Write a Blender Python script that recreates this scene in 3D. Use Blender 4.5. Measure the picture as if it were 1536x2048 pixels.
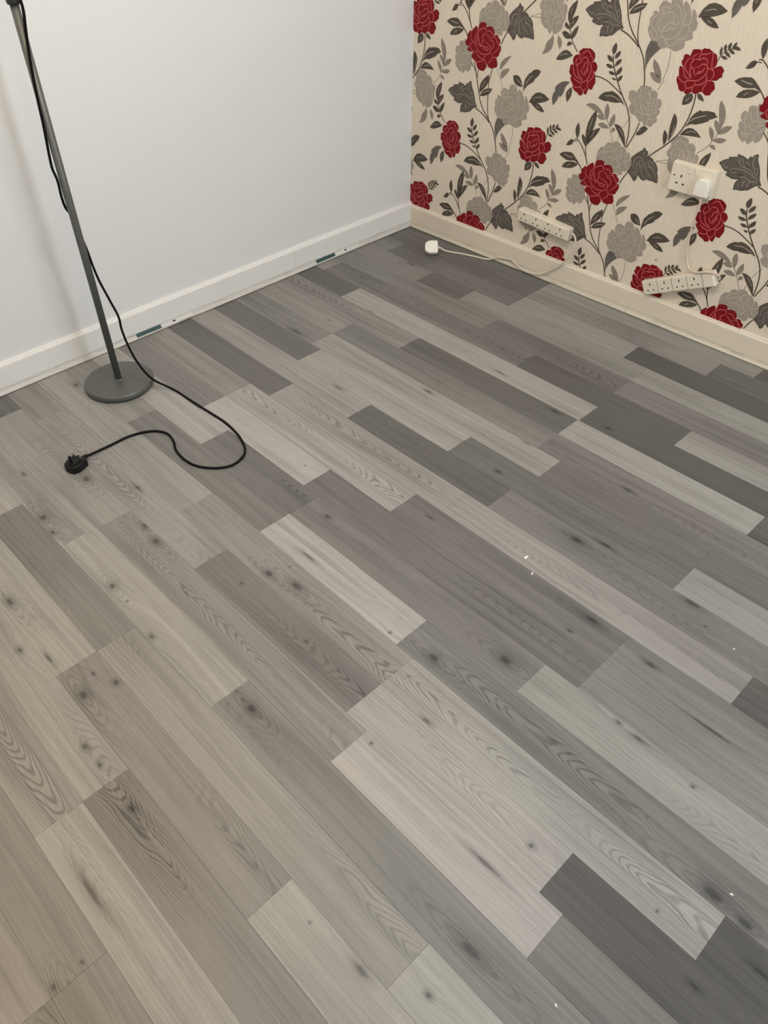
import bpy, bmesh, math, random
from mathutils import Vector, Matrix

# ---------------------------------------------------------------- camera, light, exposure
for o in list(bpy.data.objects): bpy.data.objects.remove(o)
scene = bpy.context.scene
COL = scene.collection
FPX, YAW, PIT, ROL = 1568.36, math.radians(136.398), math.radians(43.084), math.radians(-0.4214)
CAM = Vector((2.27666, -2.34389, 1.39050))
fwd = Vector((math.cos(PIT)*math.cos(YAW), math.cos(PIT)*math.sin(YAW), -math.sin(PIT)))
rgt = Vector((math.sin(YAW), -math.cos(YAW), 0.0)); upv = rgt.cross(fwd)
r2 = rgt*math.cos(ROL) + upv*math.sin(ROL); u2 = -rgt*math.sin(ROL) + upv*math.cos(ROL)
cd = bpy.data.cameras.new('camera'); cam = bpy.data.objects.new('camera', cd); COL.objects.link(cam)
cd.sensor_fit = 'VERTICAL'; cd.sensor_height = 36.0; cd.lens = FPX/2048*36.0; cd.clip_start = 0.02
M = Matrix((r2, u2, -fwd)).transposed().to_4x4(); M.translation = CAM
cam.matrix_world = M; scene.camera = cam

scene.view_settings.view_transform = 'Standard'; scene.view_settings.look = 'None'
scene.view_settings.gamma = 1.0; scene.view_settings.use_curve_mapping = False
scene.view_settings.exposure = 0.0

world = bpy.data.worlds.new('world'); scene.world = world; world.use_nodes = True
world.node_tree.nodes['Background'].inputs[0].default_value = (0.8, 0.85, 1.0, 1)
world.node_tree.nodes['Background'].inputs[1].default_value = 0.0

def bulb(name, loc, power, col, rad):
    l = bpy.data.lights.new(name, 'POINT'); l.energy = power; l.color = col; l.shadow_soft_size = rad
    o = bpy.data.objects.new(name, l); o.location = loc; COL.objects.link(o); return o
bulb('ceiling_bulb_cool', (1.50, -1.46, 2.12), 31, (0.965, 0.965, 0.955), 0.07)
bulb('ceiling_bulb_warm', (0.80, -1.67, 2.12), 14, (1.0, 0.69, 0.38), 0.06)
sl = bpy.data.lights.new('shaded_lamp_warm', 'SPOT'); sl.energy = 26; sl.color = (1.0, 0.66, 0.20); sl.spot_size = math.radians(100); sl.spot_blend = 1.0; sl.shadow_soft_size = 0.08
so = bpy.data.objects.new('shaded_lamp_warm', sl); COL.objects.link(so); so.location = (1.22, -2.75, 1.35)       # points straight down, behind and left of the camera
wl = bpy.data.lights.new('corner_fill_light', 'AREA'); wl.shape = 'RECTANGLE'; wl.size = 1.30; wl.size_y = 1.10; wl.energy = 29; wl.color = (0.84, 0.93, 1.0)  # unseen cool fill, added to brighten the left wall towards the corner
wo = bpy.data.objects.new('corner_fill_light', wl); COL.objects.link(wo); wo.location = (3.43, -1.15, 1.45); wo.rotation_euler = (0, math.radians(90), 0)

# ---------------------------------------------------------------- helpers
def link(name, me, mat=None, parent=None, loc=None):
    o = bpy.data.objects.new(name, me); COL.objects.link(o)
    if mat is not None:
        for m in (mat if isinstance(mat, (list, tuple)) else [mat]): me.materials.append(m)
    if parent is not None: o.parent = parent
    if loc is not None: o.location = loc
    return o
def bm_obj(name, bm, mat, parent=None, loc=None, smooth=False):
    bmesh.ops.recalc_face_normals(bm, faces=bm.faces)
    me = bpy.data.meshes.new(name); bm.to_mesh(me); bm.free()
    if smooth:
        for p in me.polygons: p.use_smooth = True
    return link(name, me, mat, parent, loc)
def box_bm(x0, x1, y0, y1, z0, z1, bev=0.0, seg=2, bm=None):
    own = bm is None
    if own: bm = bmesh.new()
    r = bmesh.ops.create_cube(bm, size=1.0)
    for v in r['verts']:
        v.co = Vector((x0 + (v.co.x+.5)*(x1-x0), y0 + (v.co.y+.5)*(y1-y0), z0 + (v.co.z+.5)*(z1-z0)))
    if bev:
        es = list({e for v in r['verts'] for e in v.link_edges})
        bmesh.ops.bevel(bm, geom=es, offset=bev, segments=seg, affect='EDGES', profile=0.5)
    return bm
def box(name, x0, x1, y0, y1, z0, z1, mat, parent=None, bev=0.0, seg=2, smooth=False):
    return bm_obj(name, box_bm(x0, x1, y0, y1, z0, z1, bev, seg), mat, parent, smooth=smooth)
def catmull(pts, n=6, closed=False):
    P = [Vector(p) for p in pts]; out = []; N = len(P)
    for i in range(N if closed else N-1):
        if closed: a, b, c, d = P[i-1], P[i], P[(i+1) % N], P[(i+2) % N]
        else: a, b, c, d = P[max(i-1, 0)], P[i], P[i+1], P[min(i+2, N-1)]
        for k in range(n):
            t = k/n
            out.append(0.5*((2*b) + (c-a)*t + (2*a-5*b+4*c-d)*t*t + (3*b-a-3*c+d)*t**3))
    if not closed: out.append(P[-1])
    return out
def tube_bm(pts, r, seg=10, n=6, bm=None):
    """a round cable swept along a smoothed path; r is a number or a function of 0..1"""
    if bm is None: bm = bmesh.new()
    Q = catmull(pts, n); rings = []; up = Vector((0, 0, 1)); prev = None
    for i, q in enumerate(Q):
        t = (Q[min(i+1, len(Q)-1)] - Q[max(i-1, 0)]).normalized()
        if prev is None:
            a = t.cross(up if abs(t.z) < .9 else Vector((1, 0, 0))).normalized()
        else: a = (prev - t*prev.dot(t)).normalized()
        prev = a; b = t.cross(a); rr = r(i/(len(Q)-1)) if callable(r) else r
        rings.append([bm.verts.new(q + a*(rr*math.cos(2*math.pi*k/seg)) + b*(rr*math.sin(2*math.pi*k/seg))) for k in range(seg)])
    for i in range(len(rings)-1):
        for k in range(seg):
            bm.faces.new((rings[i][k], rings[i][(k+1) % seg], rings[i+1][(k+1) % seg], rings[i+1][k]))
    bm.faces.new(rings[0][::-1]); bm.faces.new(rings[-1])
    return bm
def lathe_bm(prof, seg=48, bm=None, cx=0, cy=0):
    """prof: (radius, z) from bottom to top; closed at both ends where the radius is above zero"""
    if bm is None: bm = bmesh.new()
    rings = [[bm.verts.new((cx+r*math.cos(2*math.pi*k/seg), cy+r*math.sin(2*math.pi*k/seg), z)) for k in range(seg)] for r, z in prof]
    for i in range(len(rings)-1):
        for k in range(seg):
            bm.faces.new((rings[i][k], rings[i][(k+1) % seg], rings[i+1][(k+1) % seg], rings[i+1][k]))
    bm.faces.new(rings[0][::-1]); bm.faces.new(rings[-1])
    return bm
def prism_bm(outline, z0, z1, bev=0.0, seg=2, bm=None):
    if bm is None: bm = bmesh.new()
    lo = [bm.verts.new((x, y, z0)) for x, y in outline]; hi = [bm.verts.new((x, y, z1)) for x, y in outline]
    n = len(outline)
    f1 = bm.faces.new(lo[::-1]); f2 = bm.faces.new(hi)
    for i in range(n): bm.faces.new((lo[i], lo[(i+1) % n], hi[(i+1) % n], hi[i]))
    if bev:
        bmesh.ops.recalc_face_normals(bm, faces=bm.faces)
        bmesh.ops.bevel(bm, geom=list({e for f in (f1, f2) for e in f.edges}), offset=bev, segments=seg, affect='EDGES', profile=0.5)
    return bm
def rounded_rect(w, h, r, n=6):
    out = []
    for cx, cy, a0 in ((w/2-r, h/2-r, 0), (-w/2+r, h/2-r, 90), (-w/2+r, -h/2+r, 180), (w/2-r, -h/2+r, 270)):
        for k in range(n+1):
            a = math.radians(a0 + 90*k/n); out.append((cx + r*math.cos(a), cy + r*math.sin(a)))
    return out
def empty(name, loc=(0, 0, 0), rot=None):
    o = bpy.data.objects.new(name, None); COL.objects.link(o); o.empty_display_size = 0.05
    o.location = loc
    if rot is not None: o.rotation_euler = rot
    return o
def tag(o, label, cat, group=None):
    o['label'] = label; o['category'] = cat
    if group: o['group'] = group
    return o
def structure(o, label=None, cat=None):
    o['kind'] = 'structure'
    if label: o['label'] = label
    if cat: o['category'] = cat
    return o

# ---------------------------------------------------------------- materials (all node based)
class X:
    """a node socket with arithmetic"""
    nt = None
    def __init__(s, sock): s.s = sock
    @staticmethod
    def m(op, *a):
        n = X.nt.nodes.new('ShaderNodeMath'); n.operation = op
        for i, v in enumerate(a):
            if isinstance(v, X): X.nt.links.new(v.s, n.inputs[i])
            else: n.inputs[i].default_value = v
        return X(n.outputs[0])
    def __add__(s, o): return X.m('ADD', s, o)
    def __radd__(s, o): return X.m('ADD', o, s)
    def __sub__(s, o): return X.m('SUBTRACT', s, o)
    def __rsub__(s, o): return X.m('SUBTRACT', o, s)
    def __mul__(s, o): return X.m('MULTIPLY', s, o)
    def __rmul__(s, o): return X.m('MULTIPLY', o, s)
    def __truediv__(s, o): return X.m('DIVIDE', s, o)
def vec(x, y, z):
    n = X.nt.nodes.new('ShaderNodeCombineXYZ')
    for i, v in enumerate((x, y, z)):
        if isinstance(v, X): X.nt.links.new(v.s, n.inputs[i])
        else: n.inputs[i].default_value = v
    return n.outputs[0]
def noise(v, scale=1.0, detail=2.0, rough=0.5):
    n = X.nt.nodes.new('ShaderNodeTexNoise'); X.nt.links.new(v, n.inputs['Vector'])
    n.inputs['Scale'].default_value = scale; n.inputs['Detail'].default_value = detail; n.inputs['Roughness'].default_value = rough
    return X(n.outputs['Fac'])
def smooth(v, a, b):
    n = X.nt.nodes.new('ShaderNodeMapRange'); n.interpolation_type = 'SMOOTHSTEP'
    X.nt.links.new(v.s, n.inputs[0]); n.inputs[1].default_value = a; n.inputs[2].default_value = b
    return X(n.outputs[0])
def mixc(f, a, b):
    n = X.nt.nodes.new('ShaderNodeMix'); n.data_type = 'RGBA'; n.blend_type = 'MIX'
    for i, v in ((0, f), (6, a), (7, b)):
        if isinstance(v, X): X.nt.links.new(v.s, n.inputs[i])
        elif hasattr(v, 'is_linked'): X.nt.links.new(v, n.inputs[i])
        elif i == 0: n.inputs[0].default_value = v
        else: n.inputs[i].default_value = (*v, 1)
    return n.outputs[2]
def scalec(col, f):
    n = X.nt.nodes.new('ShaderNodeVectorMath'); n.operation = 'SCALE'
    if hasattr(col, 'is_linked'): X.nt.links.new(col, n.inputs[0])
    else: n.inputs[0].default_value = col
    X.nt.links.new(f.s, n.inputs['Scale']); return n.outputs[0]
def new_mat(name, rough=0.5, metal=0.0, spec=0.5):
    m = bpy.data.materials.new(name); m.use_nodes = True; X.nt = m.node_tree
    b = m.node_tree.nodes['Principled BSDF']; b.inputs['Roughness'].default_value = rough
    b.inputs['Metallic'].default_value = metal; b.inputs['Specular IOR Level'].default_value = spec
    return m, b
def objco():
    n = X.nt.nodes.new('ShaderNodeTexCoord'); s = X.nt.nodes.new('ShaderNodeSeparateXYZ')
    X.nt.links.new(n.outputs['Object'], s.inputs[0])
    return n.outputs['Object'], X(s.outputs[0]), X(s.outputs[1]), X(s.outputs[2])
def bump(b, h, strength, dist=0.001):
    n = X.nt.nodes.new('ShaderNodeBump'); n.inputs['Strength'].default_value = strength; n.inputs['Distance'].default_value = dist
    X.nt.links.new(h.s, n.inputs['Height']); X.nt.links.new(n.outputs[0], b.inputs['Normal'])
def srgb(r, g, b):
    f = lambda c: (c/255/12.92) if c/255 <= .04045 else ((c/255+.055)/1.055)**2.4
    return (f(r), f(g), f(b))
def plain(name, col, rough=0.5, metal=0.0, spec=0.5, var=0.06, scale=60.0):
    """one colour with a little mottling"""
    m, b = new_mat(name, rough, metal, spec)
    co, x, y, z = objco()
    f = 1.0 + (noise(co, scale, 3) - 0.5)*(2*var)
    X.nt.links.new(scalec(col, f), b.inputs['Base Color'])
    return m
def attr(name, out='Fac'):
    n = X.nt.nodes.new('ShaderNodeAttribute'); n.attribute_type = 'OBJECT'; n.attribute_name = name
    return n.outputs[out]

def mat_plank():
    m, b = new_mat('grey_oak_laminate', 0.46, 0, 0.4)
    co, x, y, z = objco()
    seed = X(attr('seed')); tone = X(attr('tone')); cath = X(attr('cath')); hue = X(attr('hue'))
    sx = x + seed*7.31; sy = y + seed*3.17
    W = 0.0965
    warp = noise(vec(sx*1.6, sy*7.0, seed), 1.0, 2) - 0.5
    warp2 = noise(vec(sx*7.0, sy*30.0, seed + 4.0), 1.0, 1) - 0.5
    rag = (noise(vec(sx*90.0, sy*200.0, seed), 1.0, 1) - 0.5)*0.55
    core = None; halo = None; push = None; rings = None
    for i in (1, 2, 3):
        k = X.nt.nodes.new('ShaderNodeSeparateXYZ'); X.nt.links.new(attr('k%d' % i, 'Vector'), k.inputs[0])
        kx, ky, kr = X(k.outputs[0]), X(k.outputs[1]), X(k.outputs[2]); el = X(attr('e%d' % i))
        dx = (x - kx)/el; dy = y - ky + warp2*0.004
        d = X.m('SQRT', dx*dx + dy*dy)/kr + rag
        c_ = 1.0 - smooth(d, 0.30, 0.95); h_ = 1.0 - smooth(d, 0.5, 2.4)
        dl = X.m('SQRT', dx*dx*0.12 + dy*dy)/kr
        p_ = (1.0 - smooth(dl, 0.0, 3.6))*kr
        rg = smooth(X.m('SINE', dl*11.0), -0.2, 0.9)*(1.0 - smooth(dl, 1.2, 3.0))*smooth(kr, 0.0055, 0.0095)
        core = c_ if core is None else X.m('MAXIMUM', core, c_)
        halo = h_ if halo is None else X.m('MAXIMUM', halo, h_)
        push = p_ if push is None else push + p_
        rings = rg if rings is None else X.m('MAXIMUM', rings, rg)
    gy = y + warp*0.034 + warp2*0.004 + push*1.6           # the grain runs round the knots
    lines = noise(vec(sx*1.3, gy*230.0 + seed*9.0, seed), 1.0, 3, 0.65)
    streak = noise(vec(sx*0.8, gy*46.0 + seed*5.0, seed + 2.0), 1.0, 2)
    blotch = noise(vec(sx*2.2, sy*9.0, seed + 8.0), 1.0, 2)
    pores = noise(vec(sx*30.0, sy*700.0, seed), 1.0, 1)
    # cathedral arches
    yc = (y + W*0.5 + (X.m('FRACT', seed*5.7) - 0.5)*0.04)/0.024
    q = yc*yc*3.0 + X.m('ABSOLUTE', yc)*0.4 + x*X.m('SIGN', X.m('FRACT', seed*3.3) - 0.5)*30.0 + warp*11.0 + warp2*5.0
    arch = smooth(X.m('SINE', q*6.2832*0.9)*0.5 + 0.5, 0.50, 1.0)
    amask = smooth(noise(vec(sx*2.1, sy*8.0, seed + 15.0), 1.0, 1), 0.42, 0.60)*(1.0 - smooth(X.m('ABSOLUTE', yc), 1.1, 2.2))*cath
    fine = smooth(lines, 0.30, 0.70)
    dk = smooth(streak, 0.50, 0.68)*smooth(blotch, 0.44, 0.60)      # darker heart streaks
    f = 1.0 + (fine - 0.5)*0.26 + (smooth(streak, 0.25, 0.75) - 0.5)*0.30 + (smooth(blotch, 0.25, 0.75) - 0.5)*0.28 + (pores - 0.5)*0.30
    vein = smooth(lines, 0.58, 0.72)*smooth(streak, 0.42, 0.60)   # thin dark grain lines
    f = f + 0.05 - dk*0.34 - vein*0.20 - arch*amask*0.40 - rings*0.20
    f = f*(1.0 - halo*0.30)*(1.0 - core*0.52)
    base = mixc(tone, PLANK_DARK, PLANK_LIGHT)
    tint = mixc(hue, (1.015, 0.990, 0.990), (0.992, 1.003, 0.975))
    n = X.nt.nodes.new('ShaderNodeVectorMath'); n.operation = 'MULTIPLY'
    X.nt.links.new(base, n.inputs[0]); X.nt.links.new(tint, n.inputs[1])
    X.nt.links.new(scalec(n.outputs[0], f), b.inputs['Base Color'])
    X.nt.links.new((0.46 + (fine - 0.5)*0.10).s, b.inputs['Roughness'])
    return m
PLANK_DARK, PLANK_LIGHT = srgb(75, 74, 73), srgb(170, 168, 164)
def mat_paint(name, col, var=0.03, bscale=140.0, bstr=0.12, rough=0.6):
    m, b = new_mat(name, rough, 0, 0.3)
    co, x, y, z = objco()
    f = 1.0 + (noise(co, 1.7, 3) - 0.5)*(2*var)
    X.nt.links.new(scalec(col, f), b.inputs['Base Color'])
    bump(b, noise(co, bscale, 4), bstr, 0.001)
    return m
def mat_dirty_trim(name, col):
    m, b = new_mat(name, 0.45, 0, 0.4)
    co, x, y, z = objco()
    l = x + y
    sm = smooth(noise(vec(l*7.0, z*110.0, 0.0), 1.0, 4, 0.65), 0.51, 0.68)
    sp = smooth(noise(vec(l*28.0, z*70.0, 3.0), 1.0, 3), 0.66, 0.74)
    c = mixc(sm*0.45, col, srgb(128, 120, 108))
    c = mixc(sp*0.35, c, srgb(110, 100, 90))
    X.nt.links.new(c, b.inputs['Base Color'])
    return m
def mat_wallpaper():
    m, b = new_mat('wallpaper_cream', 0.62, 0, 0.25)
    co, x, y, z = objco()
    w = noise(vec(x*9.0, 0.0, z*3.0), 1.0, 2) - 0.5
    thread = noise(vec((x + w*0.01)*300.0, 0.0, z*22.0), 1.0, 2, 0.6)
    f = 0.99 + (thread - 0.5)*0.34
    X.nt.links.new(scalec(srgb(224, 212, 193), f), b.inputs['Base Color'])
    bump(b, thread, 0.5, 0.0008)
    return m
def mat_print(name, col, var=0.10):
    m, b = new_mat(name, 0.6, 0, 0.25)
    co, x, y, z = objco()
    thread = noise(vec(x*420.0, 0.0, z*26.0), 1.0, 3, 0.6); bl = noise(co, 60.0, 2)
    X.nt.links.new(scalec(col, 1.0 + (thread - 0.5)*var*1.6 + (bl - 0.5)*var*2), b.inputs['Base Color'])
    bump(b, thread, 0.4, 0.0006)
    return m

MAT = dict(
    plank=mat_plank(),
    white_wall=mat_paint('white_wall_paint', srgb(230, 231, 231)),
    ceiling=mat_paint('ceiling_paint', srgb(240, 240, 238)),
    gloss=mat_paint('white_gloss_skirting', srgb(236, 235, 232), 0.02, 40.0, 0.05, 0.38),
    cream_gloss=mat_paint('cream_gloss_skirting', srgb(224, 213, 194), 0.02, 40.0, 0.05, 0.38),
    trim=mat_dirty_trim('bead_white', srgb(206, 204, 199)),
    trim_r=mat_dirty_trim('bead_cream', srgb(204, 195, 176)),
    screed=plain('underlay', srgb(120, 112, 100), 0.9),
    paper=mat_wallpaper(),
    black_plastic=plain('black_plastic', srgb(16, 16, 17), 0.45, 0, 0.3, 0.1, 30),
    black_cable=plain('black_pvc', srgb(14, 12, 12), 0.6, 0, 0.15, 0.1, 30),
    white_plastic=plain('white_plastic', srgb(238, 234, 222), 0.32, 0, 0.5, 0.02, 30),
    cream_plastic=plain('aged_white_plastic', srgb(228, 218, 198), 0.38, 0, 0.5, 0.03, 30),
    white_cable=plain('white_pvc', srgb(218, 207, 190), 0.45, 0, 0.4, 0.04, 30),
    pink_cable=plain('aged_pvc', srgb(222, 200, 182), 0.45, 0, 0.4, 0.04, 30),
    slot=plain('dark_slot', srgb(30, 26, 24), 0.8, 0, 0.2),
    chrome=plain('bright_pin', srgb(225, 220, 205), 0.2, 1.0),
    lamp=plain('grey_lamp_paint', srgb(97, 99, 95), 0.42, 0.25, 0.5, 0.03, 90),
    lamp_dark=plain('dark_lamp_collar', srgb(52, 53, 54), 0.45, 0.2, 0.5, 0.03, 60),
    felt=plain('black_felt', srgb(30, 29, 28), 0.9),
    teal=plain('teal_sticker', srgb(54, 80, 84), 0.35, 0, 0.5, 0.2, 120),
    sticker=plain('white_sticker', srgb(220, 219, 216), 0.3, 0, 0.5, 0.06, 200),
    added_pane=plain('added_window_glass', srgb(200, 210, 220), 0.05, 0, 0.5, 0.0),
    crumb=plain('white_crumb', srgb(245, 240, 230), 0.7),
)
PRINT = dict(
    R=mat_print('print_red', srgb(122, 9, 20), 0.08), G=mat_print('print_grey', srgb(160, 150, 137), 0.12),
    D=mat_print('print_dark_leaf', srgb(84, 76, 66), 0.25), M=mat_print('print_mid_leaf', srgb(104, 98, 92), 0.25),
    N=mat_print('print_paisley', srgb(96, 89, 82), 0.30), S=mat_print('print_light_leaf', srgb(140, 130, 118), 0.12),
    T=mat_print('print_stem', srgb(86, 75, 62), 0.1), p=mat_print('print_pink_line', srgb(196, 98, 96), 0.1),
    g=mat_print('print_grey_line', srgb(186, 177, 163), 0.1), H=mat_print('print_leaf_vein', srgb(176, 168, 154), 0.1),
    q=mat_print('print_paisley_line', srgb(152, 142, 130), 0.1), K=mat_print('print_outline', srgb(62, 54, 46), 0.1),
)

# ---------------------------------------------------------------- room shell
RX, RY, RH = 3.45, -3.95, 2.40
TH = math.atan(0.018); WO = Vector((0.0, -0.010, 0.0)); WD = 0.028     # the papered wall stands one degree off square
MW = Matrix.Translation(WO) @ Matrix.Rotation(TH, 4, 'Z')             # wall frame: x along the wall, y into it, z up

floor = structure(box('floor', -0.03, RX, RY, 0.06, -0.06, -0.0082, MAT['screed']))
wall_left = structure(box('wall_left', -0.13, -0.028, RY, 0.02, 0.0, RH, MAT['white_wall']))
wall_right = box('wall_right', -0.03, RX+0.05, WD, WD+0.1, 0.0, RH, MAT['paper']); wall_right.matrix_world = MW; structure(wall_right)
structure(box('wall_front', RX, RX+0.1, RY, 0.03, 0.0, RH, MAT['white_wall']))
win = structure(empty('added_window_1', (RX-0.01, -1.15, 0.90)))          # assumed window, added behind the fill light on the unseen side
for y0, y1, z0, z1 in ((-0.72, 0.72, -0.06, 0.0), (-0.72, 0.72, 1.10, 1.16), (-0.72, -0.66, 0.0, 1.10), (0.66, 0.72, 0.0, 1.10)):
    box('added_window_frame', -0.015, 0.012, y0, y1, z0, z1, MAT['gloss'], win, 0.003)
box('added_pane', 0.012, 0.016, -0.66, 0.66, 0.0, 1.10, MAT['added_pane'], win)
structure(box('wall_back', -0.13, RX+0.1, RY-0.1, RY, 0.0, RH, MAT['white_wall']))
structure(box('ceiling', -0.13, RX+0.1, RY-0.1, 0.22, RH, RH+0.1, MAT['ceiling']))

def extrude_profile(prof, a, b, bm=None):
    """prof in (depth, z), run from a to b along local x"""
    if bm is None: bm = bmesh.new()
    A = [bm.verts.new((a, d, z)) for d, z in prof]; B = [bm.verts.new((b, d, z)) for d, z in prof]; n = len(prof)
    bm.faces.new(A); bm.faces.new(B[::-1])
    for i in range(n): bm.faces.new((A[i], A[(i+1) % n], B[(i+1) % n], B[i]))
    return bm
ML = Matrix(((0, -1, 0, 0), (-1, 0, 0, 0), (0, 0, 1, 0), (0, 0, 0, 1)))     # left wall frame: x along the wall (-Y), y into it (-X)
def skirt(h): return [(0.014, 0.0), (0.014, h-0.0105), (0.0146, h-0.0078), (0.0165, h-0.0055), (0.0192, h-0.0047), (0.0197, h-0.0018), (0.0212, h-0.0004), (0.028, h), (0.028, 0.0)]
BEAD = [(0.0, 0.0022), (0.0, 0.0048), (0.0036, 0.0062), (0.0070, 0.0095), (0.0092, 0.0140), (0.0100, 0.0198), (0.0122, 0.0200), (0.0122, 0.0022)]
bl = empty('baseboard_left', (-0.02, -1.0, 0)); structure(bl)
for a, b in ((-0.018, 0.6245), (0.6252, -RY)):
    bm = extrude_profile(skirt(0.0945), a, b); bm.transform(Matrix.Translation((0.02, 1.0, 0)) @ ML)
    bm_obj('board', bm, MAT['gloss'], bl)
bm = extrude_profile(skirt(0.0865), -0.014, RX-0.01); bm.transform(MW)
structure(bm_obj('baseboard_right', bm, MAT['cream_gloss']))
t1 = empty('trim_1', (0, -1.0, 0)); structure(t1)
for a, b in ((-0.005, 2.0), (2.001, -RY)):
    bm = extrude_profile(BEAD, a, b); bm.transform(Matrix.Translation((0, 1.0, 0)) @ ML); bm_obj('bead', bm, MAT['trim'], t1)
# stickers left on the bead: a teal band, then a white label with a small dark mark
STK = [(0.0032, 0.0068), (0.0064, 0.0100), (0.0085, 0.0143), (0.0093, 0.0180), (0.0103, 0.0180), (0.0096, 0.0140), (0.0074, 0.0094), (0.0042, 0.0063)]
for y0, y1, y2, yd in ((1.323, 1.227, 1.099, 1.174), (0.524, 0.428, 0.299, 0.372)):
    T = Matrix.Translation((0, 1.0, 0)) @ ML
    bm = extrude_profile(STK, y1, y0); bm.transform(T); s = bm_obj('teal_label', bm, MAT['teal'], t1); s['label'] = 'dark teal strip label'
    bm = extrude_profile(STK, y2, y1-0.002); bm.transform(T); s = bm_obj('white_label', bm, MAT['sticker'], t1); s['label'] = 'shiny white sticker with a dark mark'
    bm = box_bm(yd-0.005, yd+0.005, 0.0058, 0.0085, 0.0100, 0.0140, 0.0004, 1); bm.transform(T); bm_obj('dark_mark', bm, MAT['slot'], s)
    s.matrix_parent_inverse.identity()
bm = extrude_profile(BEAD, 0.0, RX-0.02); bm.transform(MW); structure(bm_obj('trim_2', bm, MAT['trim_r']))

# ---------------------------------------------------------------- laminate planks, each strip its own piece
ROW, OFF, PT = 0.0965, 0.05067, 0.008
PL = {  # row: (joints along the row), (tone of each strip)
 -1: ((0.73, 1.568), (.22, .52, .14)),
  0: ((0.73, 1.455), (.20, .50, .16)),
  1: ((0.098, 0.30, 0.73, 1.212), (.42, .20, .26, .60, .10)),
  2: ((0.358, 0.568, 1.305, 2.25), (.42, .16, .50, .58, .4)),
  3: ((0.765, 1.305, 2.1), (.40, .24, .34, .5)),
  4: ((0.045, 1.0, 1.575), (.60, .30, .10, .58)),
  5: ((0.254, 1.316, 2.3), (.14, .74, .10, .5)),
  6: ((0.658, 1.312, 1.896), (.56, .16, .70, .12)),
  7: ((0.43, 1.312, 2.2), (.56, .34, .30, .5)),
  8: ((0.43, 1.393, 1.862), (.42, .64, .22, .20)),
  9: ((0.48, 1.145, 1.862), (.20, .74, .20, .56)),
 10: ((0.827, 1.374, 2.25), (.64, .14, .30, .5)),
 11: ((0.573, 1.30, 2.112), (.18, .62, .60, .08)),
 12: ((0.48, 1.21, 1.87), (.54, .74, .24, .34)),
 13: ((0.48, 0.973, 1.87), (.38, .88, .22, .42)),
 14: ((0.629, 1.036, 1.787, 2.5), (.80, .28, .30, .60, .4)),
 15: ((0.39, 1.033, 1.526, 2.45), (.56, .32, .80, .30, .5)),
 16: ((0.829, 1.577, 2.31), (.66, .48, .66, .02)),  # last strips of this and the next row darkened further to stand for shade
 17: ((0.195, 1.026, 1.577, 2.07), (.52, .60, .30, .70, .02)),
 18: ((0.102, 0.735, 1.638, 2.12), (.22, .60, .46, .72, .26)),
 19: ((0.73, 1.375, 2.4), (.62, .68, .34, .4)),
 20: ((0.513, 1.083, 1.995), (.66, .30, .50, .66)),
 21: ((1.083, 1.758, 2.5), (.62, .36, .66, .4)),
 22: ((0.6, 1.378, 2.3), (.6, .56, .30, .4)),
 23: ((0.55, 1.379, 2.35), (.5, .48, .60, .4)),
 24: ((0.8, 1.64, 2.45), (.5, .34, .30, .4)),
 25: ((0.9, 1.64, 2.3), (.5, .46, .28, .4)),
}
CATH = {(14, 1), (12, 1), (11, 1), (16, 1), (17, 2), (18, 2), (15, 3), (16, 2), (23, 1), (24, 1), (20, 2), (3, 1), (21, 1), (10, 2), (25, 2), (4, 1), (22, 2), (6, 0), (17, 1)}
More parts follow.
